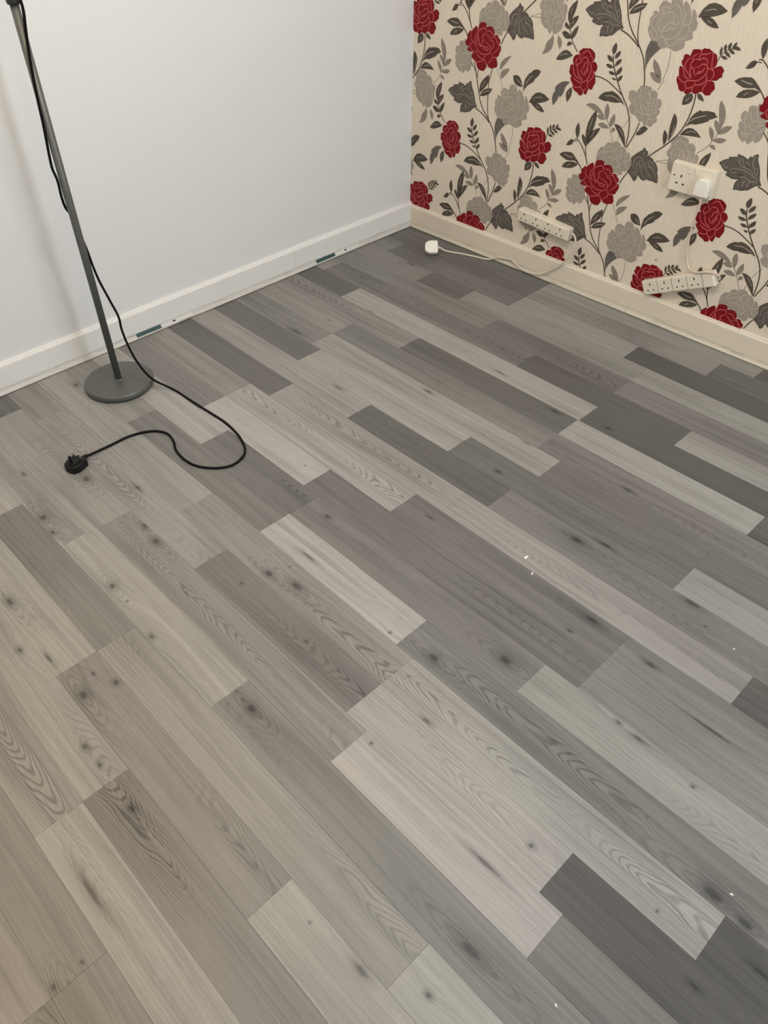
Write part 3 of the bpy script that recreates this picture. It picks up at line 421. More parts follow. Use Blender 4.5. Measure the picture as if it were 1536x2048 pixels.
# ---------------------------------------------------------------- wallpaper print (53 cm drops, half-drop repeat), raised a fraction of a millimetre
from mathutils.geometry import tessellate_polygon
SHAPES = 'PR0:2179 1650,2184 1654,2197 1666,2211 1663,2225 1667,2239 1659,2247 1657,2260 1649,2270 1648,2280 1640,2285 1624,2290 1613,2291 1596,2278 1575,2289 1583,2304 1591,2316 1595,2331 1588,2343 1575,2337 1559,2340 1542,2327 1535,2314 1520,2297 1516,2279 1516,2299 1510,2308 1497,2316 1480,2307 1464,2297 1452,2298 1443,2273 1435,2260 1438,2244 1449,2233 1447,2220 1437,2207 1430,2190 1433,2180 1436,2164 1426,2149 1418,2136 1428,2127 1433,2123 1427,2104 1431,2095 1440,2087 1457,2075 1471,2070 1485,2070 1502,2081 1503,2077 1517,2071 1539,2074 1556,2090 1554,2103 1551,2084 1564,2076 1580,2084 1592,2085 1614,2093 1619,2110 1620,2121 1613,2125 1628,2131 1649,2148 1652,2165 1655,2176 1653;Lp22:2178 1658,2185 1635,2180 1617,2184 1600;Lp22:2171 1634,2151 1622,2140 1606,2147 1594,2137 1578,2143 1554,2140 1538,2153 1520,2155 1500;Lp22:2146 1597,2168 1605,2189 1606,2204 1617,2223 1614,2234 1601,2235 1584;Lp22:2144 1559,2161 1554,2170 1533,2183 1523;Lp22:2163 1560,2190 1570,2204 1585,2228 1587,2242 1573,2244 1551,2237 1535,2219 1514,2193 1498,2160 1493,2129 1483,2129 1470,2141 1451,2134 1432;Lp22:2226 1573,2215 1548,2184 1530;Lp22:2127 1609,2107 1581,2105 1555,2123 1535,2144 1518,2152 1502;Lp22:2090 1555,2104 1537,2114 1513,2148 1494;Lp22:2073 1501,2097 1485,2122 1474;Lp22:2187 1633,2218 1638,2242 1649;Lp22:2241 1661,2257 1639,2260 1610,2264 1586,2275 1568,2287 1553,2286 1533,2276 1516;Lp22:2279 1574,2272 1568,2250 1572,2243 1566;Lp22:2242 1538,2249 1527,2251 1509,2233 1488,2205 1478,2190 1478,2189 1491;Lp22:2190 1476,2179 1461,2183 1436;Lp22:2257 1508,2256 1492,2246 1473,2245 1452;Lp22:2142 1449,2159 1454,2178 1463;Lp22:2247 1511,2283 1512;Lp22:2184 1530,2195 1545,2208 1550;PR0:2455 880,2466 890,2483 902,2504 902,2509 907,2518 904,2532 908,2553 899,2572 885,2576 869,2572 848,2569 839,2583 840,2595 831,2603 818,2603 804,2596 788,2586 783,2596 771,2603 744,2606 728,2597 708,2589 685,2574 683,2564 686,2559 673,2552 647,2535 651,2525 662,2525 642,2503 634,2483 649,2466 653,2450 663,2438 678,2448 681,2430 701,2420 713,2416 726,2427 732,2415 740,2401 754,2403 772,2403 792,2413 800,2429 799,2419 816,2418 836,2428 853,2447 862,2459 862;Lp22:2454 880,2467 852,2480 822;Lp22:2478 861,2493 879,2508 890,2526 891,2543 874,2561 854,2566 841;Lp22:2486 824,2489 845,2504 854,2519 853,2533 837,2521 828,2507 816,2505 801,2495 784;Lp22:2458 846,2444 829,2443 812,2455 795,2460 808,2481 821;Lp22:2455 795,2465 772,2478 747,2501 734,2513 717;Lp22:2534 835,2552 823,2562 801,2559 771,2545 738,2526 721,2502 708,2476 712,2451 722,2440 730;Lp22:2427 796,2435 764,2449 742,2466 735,2490 728;Lp22:2486 784,2500 765,2511 751;Lp22:2535 830,2532 800,2517 770,2522 749;Lp22:2532 803,2537 785,2523 761;Lp22:2570 797,2584 779,2580 754,2565 733,2553 723,2544 732;Lp22:2552 723,2551 700,2564 683;Lp22:2503 705,2501 687,2516 674,2535 671,2545 689;Lp22:2522 670,2524 656;Lp22:2446 676,2481 677,2500 685;Lp22:2568 842,2556 833;Lp22:2465 738,2484 729,2501 722;PR0:1631 891,1634 920,1656 930,1681 933,1697 926,1699 908,1727 916,1748 916,1764 902,1774 880,1765 863,1787 876,1805 870,1811 857,1825 850,1827 833,1818 816,1833 816,1838 792,1828 772,1820 751,1805 742,1784 740,1807 733,1817 706,1817 688,1802 678,1789 676,1778 667,1760 668,1737 673,1727 689,1719 687,1723 669,1711 651,1700 640,1678 639,1655 641,1638 657,1630 678,1623 687,1605 697,1587 707,1583 725,1598 740,1571 741,1541 746,1545 760,1561 771,1528 774,1521 798,1534 813,1537 843,1559 870,1571 865,1587 884,1609 903,1621 896,1627 869;Lp22:1622 903,1631 851,1646 812,1660 786,1635 801;Lp22:1566 868,1569 829,1583 807,1610 792,1634 761,1669 744,1709 744,1741 757,1753 781,1739 803,1716 811,1682 828;Lp22:1621 867,1606 831,1608 802;Lp22:1633 870,1655 890,1692 899,1702 873;Lp22:1702 873,1676 855,1671 840,1675 819,1661 783;Lp22:1704 866,1728 854,1741 836,1763 831,1773 808,1757 782;Lp22:1709 882,1733 888,1753 878,1756 861;Lp22:1743 844,1778 860,1796 839,1814 822,1814 797,1793 777,1772 753;Lp22:1560 775,1578 798;Lp22:1566 777,1577 757,1602 745,1632 753;Lp22:1628 748,1647 723,1685 711,1697 714;Lp22:1623 683,1662 694,1699 707;Lp22:1709 740,1697 714,1714 697,1728 674;Lp22:1750 756,1768 741,1759 713,1733 694;Lp22:1767 737,1806 738;Lp22:1663 791,1699 789,1739 785;Lp22:1678 783,1707 772,1736 778;Lp22:1629 851,1621 805,1632 793;PG0:1882 566,1902 571,1930 563,1937 558,1937 582,1953 603,1985 603,2000 591,2011 557,2015 575,2023 584,2050 569,2065 541,2078 521,2075 553,2089 548,2106 525,2108 506,2123 488,2120 458,2103 443,2113 412,2087 399,2068 393,2076 371,2066 355,2033 337,2012 335,1988 342,1965 349,1955 341,1929 335,1905 344,1895 366,1861 365,1840 388,1822 417,1827 443,1823 476,1841 494,1839 512,1860 516,1879 507,1865 532;Lg20:1877 504,1906 508,1885 528,1908 543,1937 535,1928 551;Lg20:1876 497,1842 477,1838 446,1864 425,1885 407,1899 372;Lg20:1910 488,1882 470,1883 441,1909 425,1939 459,1968 472,1991 446;Lg20:1910 488,1916 509,1951 522,1976 508,1968 472;Lg20:1910 420,1914 402,1945 387,1996 399,2022 427,2031 454,2013 462;Lg20:1910 420,1946 429,1964 445,1992 441;Lg20:1939 549,1980 557,2007 532,2019 503,2035 460;Lg20:2013 553,2037 518,2038 470,2068 475,2081 445;Lg20:2066 550,2078 502,2073 477;Lg20:1892 375,1916 393,1945 387,1962 348;Lg20:1952 380,1985 356,2021 387,2020 411;Lg20:2023 398,2059 405,2080 430;Lg20:1972 502,1979 471,2006 470,1994 500;Lg20:1839 417,1862 385,1893 371;Lg20:2065 402,2081 445,2103 443;PG0:1847 1409,1858 1412,1882 1416,1891 1418,1905 1414,1919 1416,1925 1410,1928 1391,1933 1399,1944 1404,1963 1397,1973 1385,1974 1366,1975 1358,1988 1364,2001 1361,2009 1347,2010 1329,2004 1312,1994 1306,2009 1301,2011 1289,2002 1275,1993 1261,2003 1251,2000 1234,1984 1222,1978 1207,1962 1199,1949 1202,1939 1209,1937 1198,1922 1197,1917 1208,1904 1220,1893 1214,1885 1212,1868 1229,1852 1243,1831 1245,1815 1250,1804 1262,1795 1279,1802 1294,1810 1302,1794 1315,1780 1333,1782 1346,1777 1363,1790 1373,1809 1379,1826 1372,1834 1367,1831 1381,1841 1391;Lg20:1853 1403,1859 1388,1855 1367,1863 1345,1866 1321,1878 1295,1898 1272,1920 1267;Lg20:1832 1347,1824 1329,1829 1306,1845 1295;Lg20:1859 1348,1849 1350,1836 1352;Lg20:1880 1364,1882 1336,1894 1308,1914 1290,1935 1284;Lg20:1880 1364,1892 1376,1911 1378,1925 1364,1934 1346;Lg20:1905 1394,1924 1378,1929 1355;Lg20:1890 1354,1905 1337,1925 1326,1936 1339,1928 1353;Lg20:1952 1354,1956 1330,1950 1313,1952 1297,1935 1286;Lg20:1972 1359,1977 1334,1978 1311,1980 1301,1957 1294;Lg20:1936 1357,1972 1361;Lg20:1848 1293,1863 1272,1886 1262,1901 1261,1901 1242,1901 1220;Lg20:1845 1284,1853 1249;Lg20:1901 1261,1930 1267,1951 1252,1951 1242,1938 1233,1943 1205;Lg20:1937 1278,1937 1266,1963 1271,1979 1287,1994 1304;Lg20:1953 1245,1976 1243,1993 1261;Lg20:1914 1308,1930 1293,1936 1312,1917 1319;PG0:2 1187,32 1196,62 1194,87 1185,93 1164,117 1168,137 1158,146 1137,145 1113,164 1117,177 1103,178 1077,172 1059,173 1032,160 1009,158 985,142 965,117 947,97 941,87 954,81 970,75 942,56 948,45 967,25 967,4 983,-12 1004,-16 1031,-14 1058,-30 1072,-33 1092,-21 1111,-16 1135,-27 1153,-13 1175;Lg20:-11 1122,4 1138,18 1161,48 1169,83 1152,79 1135;Lg20:9 1119,0 1091,6 1059,23 1034,43 1021,49 999,76 969;Lg20:10 1109,35 1124,65 1116,76 1095,87 1073,68 1043;Lg20:25 1099,21 1068,42 1052,63 1039;Lg20:50 1103,47 1073,67 1056;Lg20:84 1139,105 1116,111 1091,97 1058,88 1033;Lg20:139 1132,120 1106,132 1075,123 1046,89 1030,80 1004,86 978;Lg20:140 1113,151 1085,148 1051,159 1026;Lg20:95 994,125 1013,155 1012;Lg20:44 1018,14 999;Lg20:-15 1088,6 1082;PG0:1630 941,1631 980,1652 1012,1679 1018,1684 1038,1704 1052,1733 1049,1739 1062,1760 1070,1785 1061,1800 1046,1810 1048,1831 1038,1845 1015,1857 1025,1872 1010,1880 982,1893 965,1894 938,1876 926,1881 915,1856 904,1836 902,1842 886,1822 871,1795 878,1774 880,1711 914,1631 923;Lg20:1643 947,1646 972,1669 985,1688 979;Lg20:1679 959,1694 987,1724 1004,1758 1002,1780 979,1801 946;Lg20:1695 945,1716 964,1750 965,1777 958,1801 943,1795 917,1766 913;Lg20:1788 981,1803 1006,1804 1040;Lg20:1801 964,1816 988,1815 1008;Lg20:1835 975,1849 1003,1848 1026;Lg20:1803 919,1820 951,1845 967,1852 938,1875 929;Lg20:1845 967,1879 982;Lg20:1830 911,1803 919,1780 906;Lg20:1669 985,1689 1013,1719 1027,1739 1052;Lg20:1758 1002,1768 1032,1802 1046;PG0:2541 1429,2556 1438,2579 1439,2586 1429,2586 1450,2598 1455,2629 1422,2653 1382,2663 1344,2663 1322,2662 1294,2653 1270,2631 1253,2613 1264,2605 1256,2593 1239,2578 1244,2571 1255,2557 1242,2539 1254,2518 1275,2511 1296,2517 1310,2506 1326,2509 1346,2523 1346,2507 1364,2507 1385,2519 1403,2540 1401;Lg20:2542 1405,2535 1373,2538 1342;Lg20:2559 1408,2562 1378,2581 1361,2606 1369,2597 1398,2587 1417;Lg20:2528 1343,2549 1332,2555 1302,2573 1290,2602 1300;Lg20:2563 1354,2570 1330,2596 1317,2612 1330;Lg20:2520 1301,2547 1285,2560 1287,2574 1256;Lg20:2608 1301,2616 1268;Lg20:2613 1308,2639 1314,2655 1336;Lg20:2608 1363,2628 1364,2645 1377;Lg20:2606 1329,2628 1346,2646 1353;PN0:2460 1105,2477 1122,2495 1133,2509 1137,2509 1148,2531 1154,2557 1160,2556 1174,2574 1173,2596 1169,2619 1160,2625 1172,2631 1181,2639 1175,2649 1188,2660 1197,2671 1198,2674 1175,2686 1153,2698 1131,2709 1104,2716 1076,2728 1055,2736 1044,2717 1040,2696 1025,2680 1010,2666 998,2656 999,2640 991,2622 987,2603 988,2586 982,2584 1000,2585 1021,2596 1039,2602 1049,2581 1042,2558 1039,2537 1045,2519 1048,2518 1058,2524 1071,2507 1071,2486 1083,2473 1095;CK16:2460 1105,2477 1122,2495 1133,2509 1137,2509 1148,2531 1154,2557 1160,2556 1174,2574 1173,2596 1169,2619 1160,2625 1172,2631 1181,2639 1175,2649 1188,2660 1197,2671 1198,2674 1175,2686 1153,2698 1131,2709 1104,2716 1076,2728 1055,2736 1044,2717 1040,2696 1025,2680 1010,2666 998,2656 999,2640 991,2622 987,2603 988,2586 982,2584 1000,2585 1021,2596 1039,2602 1049,2581 1042,2558 1039,2537 1045,2519 1048,2518 1058,2524 1071,2507 1071,2486 1083,2473 1095;Lq16:2714 1062,2679 1079,2639 1095,2595 1099,2554 1095,2526 1078;Lq16:2706 1073,2681 1106,2655 1142,2651 1170,2660 1189;Lq16:2684 1085,2645 1109,2604 1116,2576 1131,2560 1165;Lq16:2584 1133,2581 1151,2592 1152,2599 1132,2613 1123;Lq16:2610 1139,2625 1143,2641 1130;Lq16:2707 1056,2665 1050,2633 1063,2602 1058;Lq16:2603 1003,2616 1020,2631 1046;Lq16:2630 1006,2631 1026,2639 1045;Lq16:2656 1013,2662 1032,2673 1048;Lq16:2677 1119,2682 1131,2693 1113,2695 1092;Lq16:2542 1075,2557 1070,2572 1083;Lq16:2477 1107,2504 1088,2515 1099;LK20:2593 1127,2587 1146;LK20:2623 1129,2639 1121;LK20:2554 1087,2556 1074;LK20:2680 1122,2690 1099;LK20:2614 1011,2620 1030;LK20:2675 1026,2674 1044;LK20:2582 1068,2622 1074;PN0:1884 994,1903 1019,1929 1042,1952 1060,1960 1077,1974 1062,1984 1061,1991 1049,1988 1032,2012 1031,2033 1022,2039 1010,2053 1007,2070 988,2080 966,2078 956,2088 934,2095 893,2062 897,2034 895,2013 898,2006 886,1979 889,1955 906,1945 877,1932 865,1916 880,1896 896,1878 908,1881 921,1890 937,1897 959;CK14:1884 994,1903 1019,1929 1042,1952 1060,1960 1077,1974 1062,1984 1061,1991 1049,1988 1032,2012 1031,2033 1022,2039 1010,2053 1007,2070 988,2080 966,2078 956,2088 934,2095 893,2062 897,2034 895,2013 898,2006 886,1979 889,1955 906,1945 877,1932 865,1916 880,1896 896,1878 908,1881 921,1890 937,1897 959;Lq16:1968 1014,1933 1012,1912 997,1906 972,1910 938;Lq16:1971 1004,1943 987,1931 953,1940 914,1926 890;Lq16:1976 999,1969 963,1975 923,2000 902;Lq16:1987 1001,1994 959,2024 935,2049 914;Lq16:1998 1007,2021 979,2054 960,2079 922;Lq16:2004 1012,2035 999,2060 982;Lq16:1941 977,1957 963,1948 947;Lq16:2012 967,2029 978,2044 964;Lq16:1960 1032,1967 1050;Lq16:1913 908,1927 918;PD0:2297 1641,2292 1649,2288 1658,2288 1668,2290 1678,2294 1688,2300 1679,2304 1670,2304 1661,2302 1651;PD0:2320 1662,2312 1670,2307 1679,2306 1687,2309 1696,2315 1704,2320 1697,2323 1690,2324 1681,2323 1672;PD0:2337 1677,2331 1684,2328 1692,2329 1699,2334 1707,2342 1715,2347 1708,2348 1700,2347 1692,2344 1685;PD0:2355 1683,2354 1691,2355 1698,2358 1706,2364 1714,2373 1721,2376 1714,2376 1706,2372 1699,2365 1691;PD0:2359 1686,2366 1695,2375 1700,2384 1701,2395 1696,2406 1687,2401 1684,2393 1683,2383 1682,2372 1683;PD0:2337 1680,2347 1682,2356 1681,2365 1677,2372 1671,2379 1663,2368 1661,2358 1662,2350 1666,2343 1672;PD0:2315 1664,2326 1666,2335 1666,2344 1662,2351 1654,2358 1643,2349 1643,2341 1645,2332 1649,2324 1655;PD0:2303 1641,2312 1645,2321 1646,2329 1644,2337 1639,2344 1631,2333 1629,2323 1629,2315 1631,2308 1635;LT16:2289 1615,2300 1641,2317 1662,2338 1679,2359 1686;PD0:2191 1429,2168 1427,2152 1419,2141 1405,2138 1385,2140 1359,2167 1367,2185 1378,2196 1392,2198 1409;LH16:2158 1381,2176 1406;PD0:2219 1436,2231 1437,2241 1435,2251 1428,2261 1417,2269 1402,2251 1404,2236 1408,2226 1414,2221 1424;LT26:2210 1433,2212 1390,2206 1329,2191 1267,2161 1201,2117 1146,2080 1108,2032 1064,1996 1031;PD0:2203 1270,2211 1299,2227 1326,2252 1348,2264 1355,2272 1350,2300 1359,2331 1360,2351 1359,2362 1347,2376 1341,2356 1329,2329 1316,2324 1305,2283 1285,2254 1274,2223 1271,2189 1246;LH22:2209 1278,2231 1300,2255 1313,2272 1322,2308 1334;PD0:2170 1198,2191 1230,2215 1248,2243 1250,2274 1238,2309 1211,2282 1210,2255 1208,2227 1205,2199 1202;LH16:2202 1214,2234 1231,2270 1232;PD0:2107 1143,2100 1179,2097 1213,2097 1246,2100 1278,2106 1308,2126 1290,2136 1265,2136 1232,2126 1191;LH16:2116 1181,2125 1218,2121 1239;PD0:2083 1116,2073 1137,2067 1157,2064 1175,2064 1191,2067 1206,2084 1193,2094 1178,2097 1160,2093 1139;LS20:2306 1124,2342 1154,2371 1188,2375 1217;LS20:2378 1207,2396 1239,2407 1279,2410 1293;PS0:2408 1279,2389 1322,2376 1359,2368 1389,2366 1412,2370 1429,2397 1404,2414 1376,2422 1346,2420 1314;PS0:2405 1251,2388 1266,2376 1281,2367 1295,2362 1309,2362 1323,2381 1318,2395 1307,2403 1293,2407 1274;PS0:2378 1207,2362 1225,2351 1241,2344 1257,2341 1271,2342 1285,2360 1275,2373 1263,2380 1247,2381 1229;PS0:2404 1251,2408 1273,2418 1289,2432 1301,2451 1308,2475 1310,2469 1292,2458 1278,2444 1266,2426 1257;PS0:2380 1211,2393 1224,2408 1232,2425 1237,2444 1237,2465 1234,2454 1220,2441 1210,2424 1206,2404 1206;PS0:2370 1181,2380 1189,2390 1191,2399 1188,2407 1180,2414 1167,2403 1166,2394 1167,2385 1170,2377 1175;LS16:2057 1018,2136 1044;LS16:2053 1015,2138 1020;LT20:1366 1517,1330 1557,1312 1577,1292 1628,1281 1656;PD0:1281 1656,1265 1685,1261 1712,1268 1739,1287 1766,1317 1791,1320 1776,1318 1755,1311 1728,1299 1695;LH16:1280 1711,1290 1749;PD0:1295 1633,1286 1652,1287 1670,1295 1685,1312 1699,1337 1711,1340 1701,1337 1688,1329 1673,1315 1654;LH16:1301 1657,1313 1681;PD0:1289 1627,1267 1632,1253 1638,1247 1646,1247 1655,1255 1665,1266 1659,1274 1652,1281 1644,1286 1636;PD0:1317 1578,1308 1592,1306 1607,1313 1623,1327 1641,1348 1659,1350 1646,1348 1631,1342 1614,1332 1597;PD0:1310 1587,1294 1602,1278 1612,1262 1616,1247 1614,1233 1607,1247 1590,1262 1579,1278 1575,1294 1578;PD0:1323 1556,1309 1563,1298 1565,1290 1562,1285 1553,1282 1539,1292 1540,1300 1541,1309 1545,1316 1550;PD0:1338 1491,1312 1510,1287 1516,1262 1508,1237 1487,1212 1452,1230 1450,1252 1452,1277 1460,1305 1473;LH16:1242 1476,1265 1489,1300 1493;PM0:2418 697,2386 698,2351 686,2325 666,2306 641,2316 634,2300 608,2296 579,2308 537,2328 559,2341 584,2348 605,2356 596,2372 612,2382 633,2385 658,2401 680;PD0:2437 671,2417 658,2405 642,2400 623,2404 602,2416 578,2430 597,2440 615,2444 634,2443 652;LH16:2418 620,2423 646;PS0:1168 1585,1179 1563,1180 1537,1171 1504,1149 1482,1122 1468,1097 1462,1106 1478,1120 1502,1121 1523,1135 1544,1154 1562;PS0:1208 1585,1206 1568,1208 1552,1213 1537,1221 1523,1232 1510,1241 1529,1244 1546,1239 1561,1227 1574;LT26:2701 895,2711 852,2742 793,2781 732,2820 681,2858 634,2884 586,2898 538,2904 474,2899 405;LT22:2597 764,2642 763,2696 750,2749 726,2809 693;PD0:2702 898,2690 910,2685 922,2686 935,2693 950,2707 966,2715 952,2718 938,2717 924,2712 911;PD0:2710 862,2702 875,2693 884,2683 890,2671 892,2658 890,2664 876,2673 867,2683 861,2695 860;PD0:2719 833,2706 840,2694 844,2682 845,2670 844,2659 840,2670 830,2681 825,2693 823,2706 826;PD0:2737 795,2729 803,2719 808,2709 810,2697 809,2686 805,2694 797,2704 791,2714 790,2725 791;PD0:2751 770,2743 774,2736 776,2729 777,2722 776,2716 774,2723 768,2729 765,2736 764,2744 766;PD0:2716 878,2714 890,2716 902,2723 912,2733 921,2746 928,2748 916,2746 905,2740 895,2730 886;PD0:2723 837,2724 851,2728 863,2736 873,2747 881,2762 887,2763 877,2759 866,2752 856,2740 847;PD0:2745 794,2742 803,2742 813,2748 824,2758 835,2772 846,2777 834,2777 822,2771 812,2761 802;PD0:2764 760,2759 768,2759 776,2763 785,2772 793,2785 802,2789 794,2788 785,2784 777,2776 768;PD0:2841 640,2811 652,2776 643,2731 640,2723 643,2694 637,2661 642,2644 646,2660 670,2685 689,2713 696,2733 704,2758 699,2784 689,2813 668;LH22:2688 667,2728 674,2750 676,2784 666,2808 659;LS20:2815 382,2795 431,2768 485,2748 517,2723 544,2703 560;PS0:2713 552,2680 582,2648 601,2618 609,2589 606,2562 591,2586 583,2614 574,2644 566,2677 559;PS0:2735 532,2718 551,2708 570,2705 590,2709 610,2719 630,2732 615,2740 598,2743 578,2741 556;PS0:2722 535,2708 549,2694 557,2681 559,2668 555,2656 544,2667 534,2679 528,2692 527,2707 529;PS0:2766 496,2757 508,2754 523,2757 540,2766 560,2781 582,2790 563,2793 545,2790 527,2781 511;PS0:2760 490,2741 504,2722 511,2705 513,2688 508,2673 497,2685 487,2700 481,2717 480,2737 482;PS0:2780 469,2778 484,2779 494,2784 499,2792 501,2804 497,2806 490,2804 484,2799 478,2791 473;PD0:2897 404,2887 452,2871 488,2849 512,2822 524,2790 524,2803 507,2821 487,2842 463,2868 435;LH16:2829 506,2849 490,2874 463;LS16:2833 421,2842 464;LS16:2857 512,2880 558,2902 587;LT24:1890 1207,1878 1158,1868 1127,1834 1046;PD0:1879 1135,1892 1164,1906 1184,1921 1195,1938 1196,1956 1187,1942 1167,1927 1152,1912 1141,1896 1136;LH16:1893 1159,1910 1173;LT26:1609 686,1638 609,1660 534,1684 458,1719 400,1763 354,1799 315,1833 265,1864 172,1871 128;LT20:1586 675,1625 634,1638 609;LT18:1652 637,1647 593;LT22:1776 664,1762 616,1753 566,1756 528,1757 461,1763 393,1781 334;PD0:1676 495,1674 525,1680 552,1695 579,1718 603,1749 626,1755 605,1751 581,1736 555,1711 526;LH16:1692 529,1724 586;PD0:1683 477,1693 502,1710 520,1731 533,1759 541,1791 544,1780 523,1764 506,1742 493,1715 483;LH16:1704 498,1744 520,1775 529;LT26:1646 392,1701 374,1753 345,1787 321;LS18:1818 678,1845 630,1878 569;PS0:1842 666,1839 694,1847 718,1865 740,1894 758,1933 773,1923 760,1910 743,1891 722,1869 696;PS0:1859 615,1851 639,1853 658,1866 674,1891 686,1926 694,1919 679,1910 664,1896 648,1880 632;PD0:2048 601,2036 632,2021 653,2003 664,1984 665,1961 656,1965 633,1975 616,1992 605,2017 600;LH16:1996 641,2040 612;PD0:2055 570,2055 612,2061 651,2087 688,2109 703,2125 719,2157 728,2184 720,2167 691,2139 664,2133 649,2094 624,2069 598;LH20:2070 616,2087 649,2123 687;PD0:2113 517,2134 560,2162 587,2195 596,2233 590,2278 567,2253 551,2225 539,2192 529,2154 522;LH16:2148 552,2195 566,2216 564;PD0:2131 518,2158 527,2184 527,2207 520,2230 505,2250 483,2226 480,2203 482,2179 489,2155 501;LH16:2174 509,2203 499;PM0:1856 366,1895 366,1910 346,1929 335,1902 308,1876 274,1861 239,1860 207,1843 269,1838 307,1845 340;LS18:1995 334,2000 291,1997 234,1981 172;PS0:1973 169,1941 191,1918 213,1904 235,1899 257,1903 278,1929 261,1948 241,1962 219,1971 195;PS0:1978 1445,1963 1467,1946 1483,1928 1492,1910 1495,1890 1490,1902 1472,1917 1458,1935 1449,1955 1444;LS18:1994 1465,1963 1405;LT22:1445 1015,1467 1016,1505 986,1538 943,1560 906;LT22:1547 932,1573 877;LT22:1536 997,1542 960,1551 923;PD0:1541 987,1525 1037,1520 1085,1525 1131,1542 1174,1569 1216,1580 1201,1583 1171,1577 1125,1563 1064;LH16:1541 1093,1558 1171;PD0:1546 999,1544 1035,1551 1065,1567 1090,1591 1109,1624 1122,1619 1105,1609 1085,1593 1060,1572 1032;LH16:1556 1044,1588 1096;PD0:1536 986,1533 1012,1527 1033,1518 1046,1507 1054,1494 1055,1496 1039,1502 1024,1511 1011,1522 998;PD0:1464 1020,1449 1041,1441 1062,1439 1082,1445 1101,1456 1121,1467 1099,1473 1078,1474 1058,1471 1038;PD0:2514 1645,2503 1652,2491 1651,2480 1643,2469 1628,2457 1606,2476 1607,2491 1612,2502 1620,2509 1631;LT18:2506 1647,2540 1647;PD0:2566 1520,2548 1543,2529 1560,2508 1570,2485 1567,2460 1563,2435 1553,2415 1536,2441 1524,2476 1513,2509 1516,2541 1523,2572 1512;LH22:2451 1547,2488 1540,2522 1539;PD0:2576 1510,2535 1514,2502 1510,2477 1500,2458 1483,2448 1459,2481 1461,2511 1466,2536 1476,2558 1491;LH16:2488 1476,2512 1496;LT24:2550 1538,2574 1516,2599 1491,2615 1470;LT24:1877 905,1856 869,1835 824'
LAY = dict(S=0, G=1, g=2, T=3, D=4, M=4, N=4, K=5, H=5, q=5, R=6, p=7)
GRP = dict(R='red_flower_print', p='red_flower_print', G='grey_flower_print', g='grey_flower_print')
TW, TD, TR = 0.537, 0.3215, 0.643
def ribbon(P, w, closed, taper):
    Q = catmull([(a, 0, b) for a, b in P], 4, closed); n = len(Q); Lp, Rp = [], []
    for i in range(n):
        a = Q[i-1] if (closed or i) else Q[0]; b = Q[(i+1) % n] if (closed or i < n-1) else Q[-1]
        t = (b-a).normalized() if (b-a).length > 1e-9 else Vector((1, 0, 0)); nn = Vector((-t.z, 0, t.x))
        e = 1.0 if (closed or not taper) else min(1.0, 0.35 + 4*min(i, n-1-i)/n)
        Lp.append((Q[i].x+nn.x*w*e/2, Q[i].z+nn.z*w*e/2)); Rp.append((Q[i].x-nn.x*w*e/2, Q[i].z-nn.z*w*e/2))
    vs = Lp+Rp; fs = [(i, (i+1) % n, n+(i+1) % n, n+i) for i in range(n if closed else n-1)]
    return vs, fs
def clip(P, s0):
    out = []
    for i in range(len(P)):
        a, b = P[i-1], P[i]
        if (a[0] >= s0) != (b[0] >= s0):
            t = (s0-a[0])/(b[0]-a[0]); out.append((s0, a[1]+t*(b[1]-a[1])))
        if b[0] >= s0: out.append(b)
    return out
acc = {}
S0, S1, Z0, Z1 = -0.0285, RX-0.02, 0.04, RH-0.01
for ent in SHAPES.split(';'):
    hd, body = ent.split(':'); kind, mt, w = hd[0], hd[1], int(hd[2:])/10000
    P = [tuple(int(c)/2000 for c in q.split()) for q in body.split(',')]
    if kind == 'P':
        vs = P; fs = tessellate_polygon([[Vector((a, b, 0)) for a, b in P]])
    else: vs, fs = ribbon(P, w*(1.5 if mt == 'T' else 1.15), kind == 'C', mt in 'pgHq')
    A, B = [a for a, b in vs], [b for a, b in vs]
    for m in range(-4, 8):
        for n in range(-6, 8):
            ds, dz = m*TW, -m*TD + n*TR
            if max(A)+ds < S0 or min(A)+ds > S1 or max(B)+dz < Z0 or min(B)+dz > Z1: continue
            if max(A)+ds > S1 or max(B)+dz > Z1: continue
            v2 = [(a+ds, b+dz) for a, b in vs]; f2 = fs
            if min(A)+ds < S0:
                nv, nf = [], []
                for f in fs:
                    c = clip([v2[i] for i in f], S0)
                    if len(c) >= 3: nf.append(tuple(range(len(nv), len(nv)+len(c)))); nv += c
                v2, f2 = nv, nf
            V, F, MI, names = acc.setdefault(GRP.get(mt, 'leaf_print'), ([], [], [], []))
            if mt not in names: names.append(mt)
            b0 = len(V); yy = WD - 0.00025 - 0.00012*LAY[mt]
            V += [(a, yy, b) for a, b in v2]; F += [tuple(i+b0 for i in f) for f in f2]; MI += [names.index(mt)]*len(f2)
for nm, (V, F, MI, names) in acc.items():
    me = bpy.data.meshes.new(nm); me.from_pydata(V, [], F); me.polygons.foreach_set('material_index', MI)
    o = link(nm, me, [PRINT[c] for c in names], wall_right); me.update()
for s_, z_, r_ in ((1.1076, 0.2086, 0.0045), (1.262, 0.229, 0.0040)):        # old screw holes in the paper
    bm = bmesh.new(); vs = [bm.verts.new((s_ + r_*(1+.35*math.sin(3*a+s_*9))*math.cos(a), WD-0.0013, z_ + r_*(0.8+.3*math.cos(2*a))*math.sin(a))) for a in [2*math.pi*i/14 for i in range(14)]]
    c = bm.verts.new((s_, WD+0.004, z_))
    for i in range(14): bm.faces.new((vs[i], vs[(i+1) % 14], c))
    bm_obj('screw_hole', bm, MAT['slot'], wall_right)

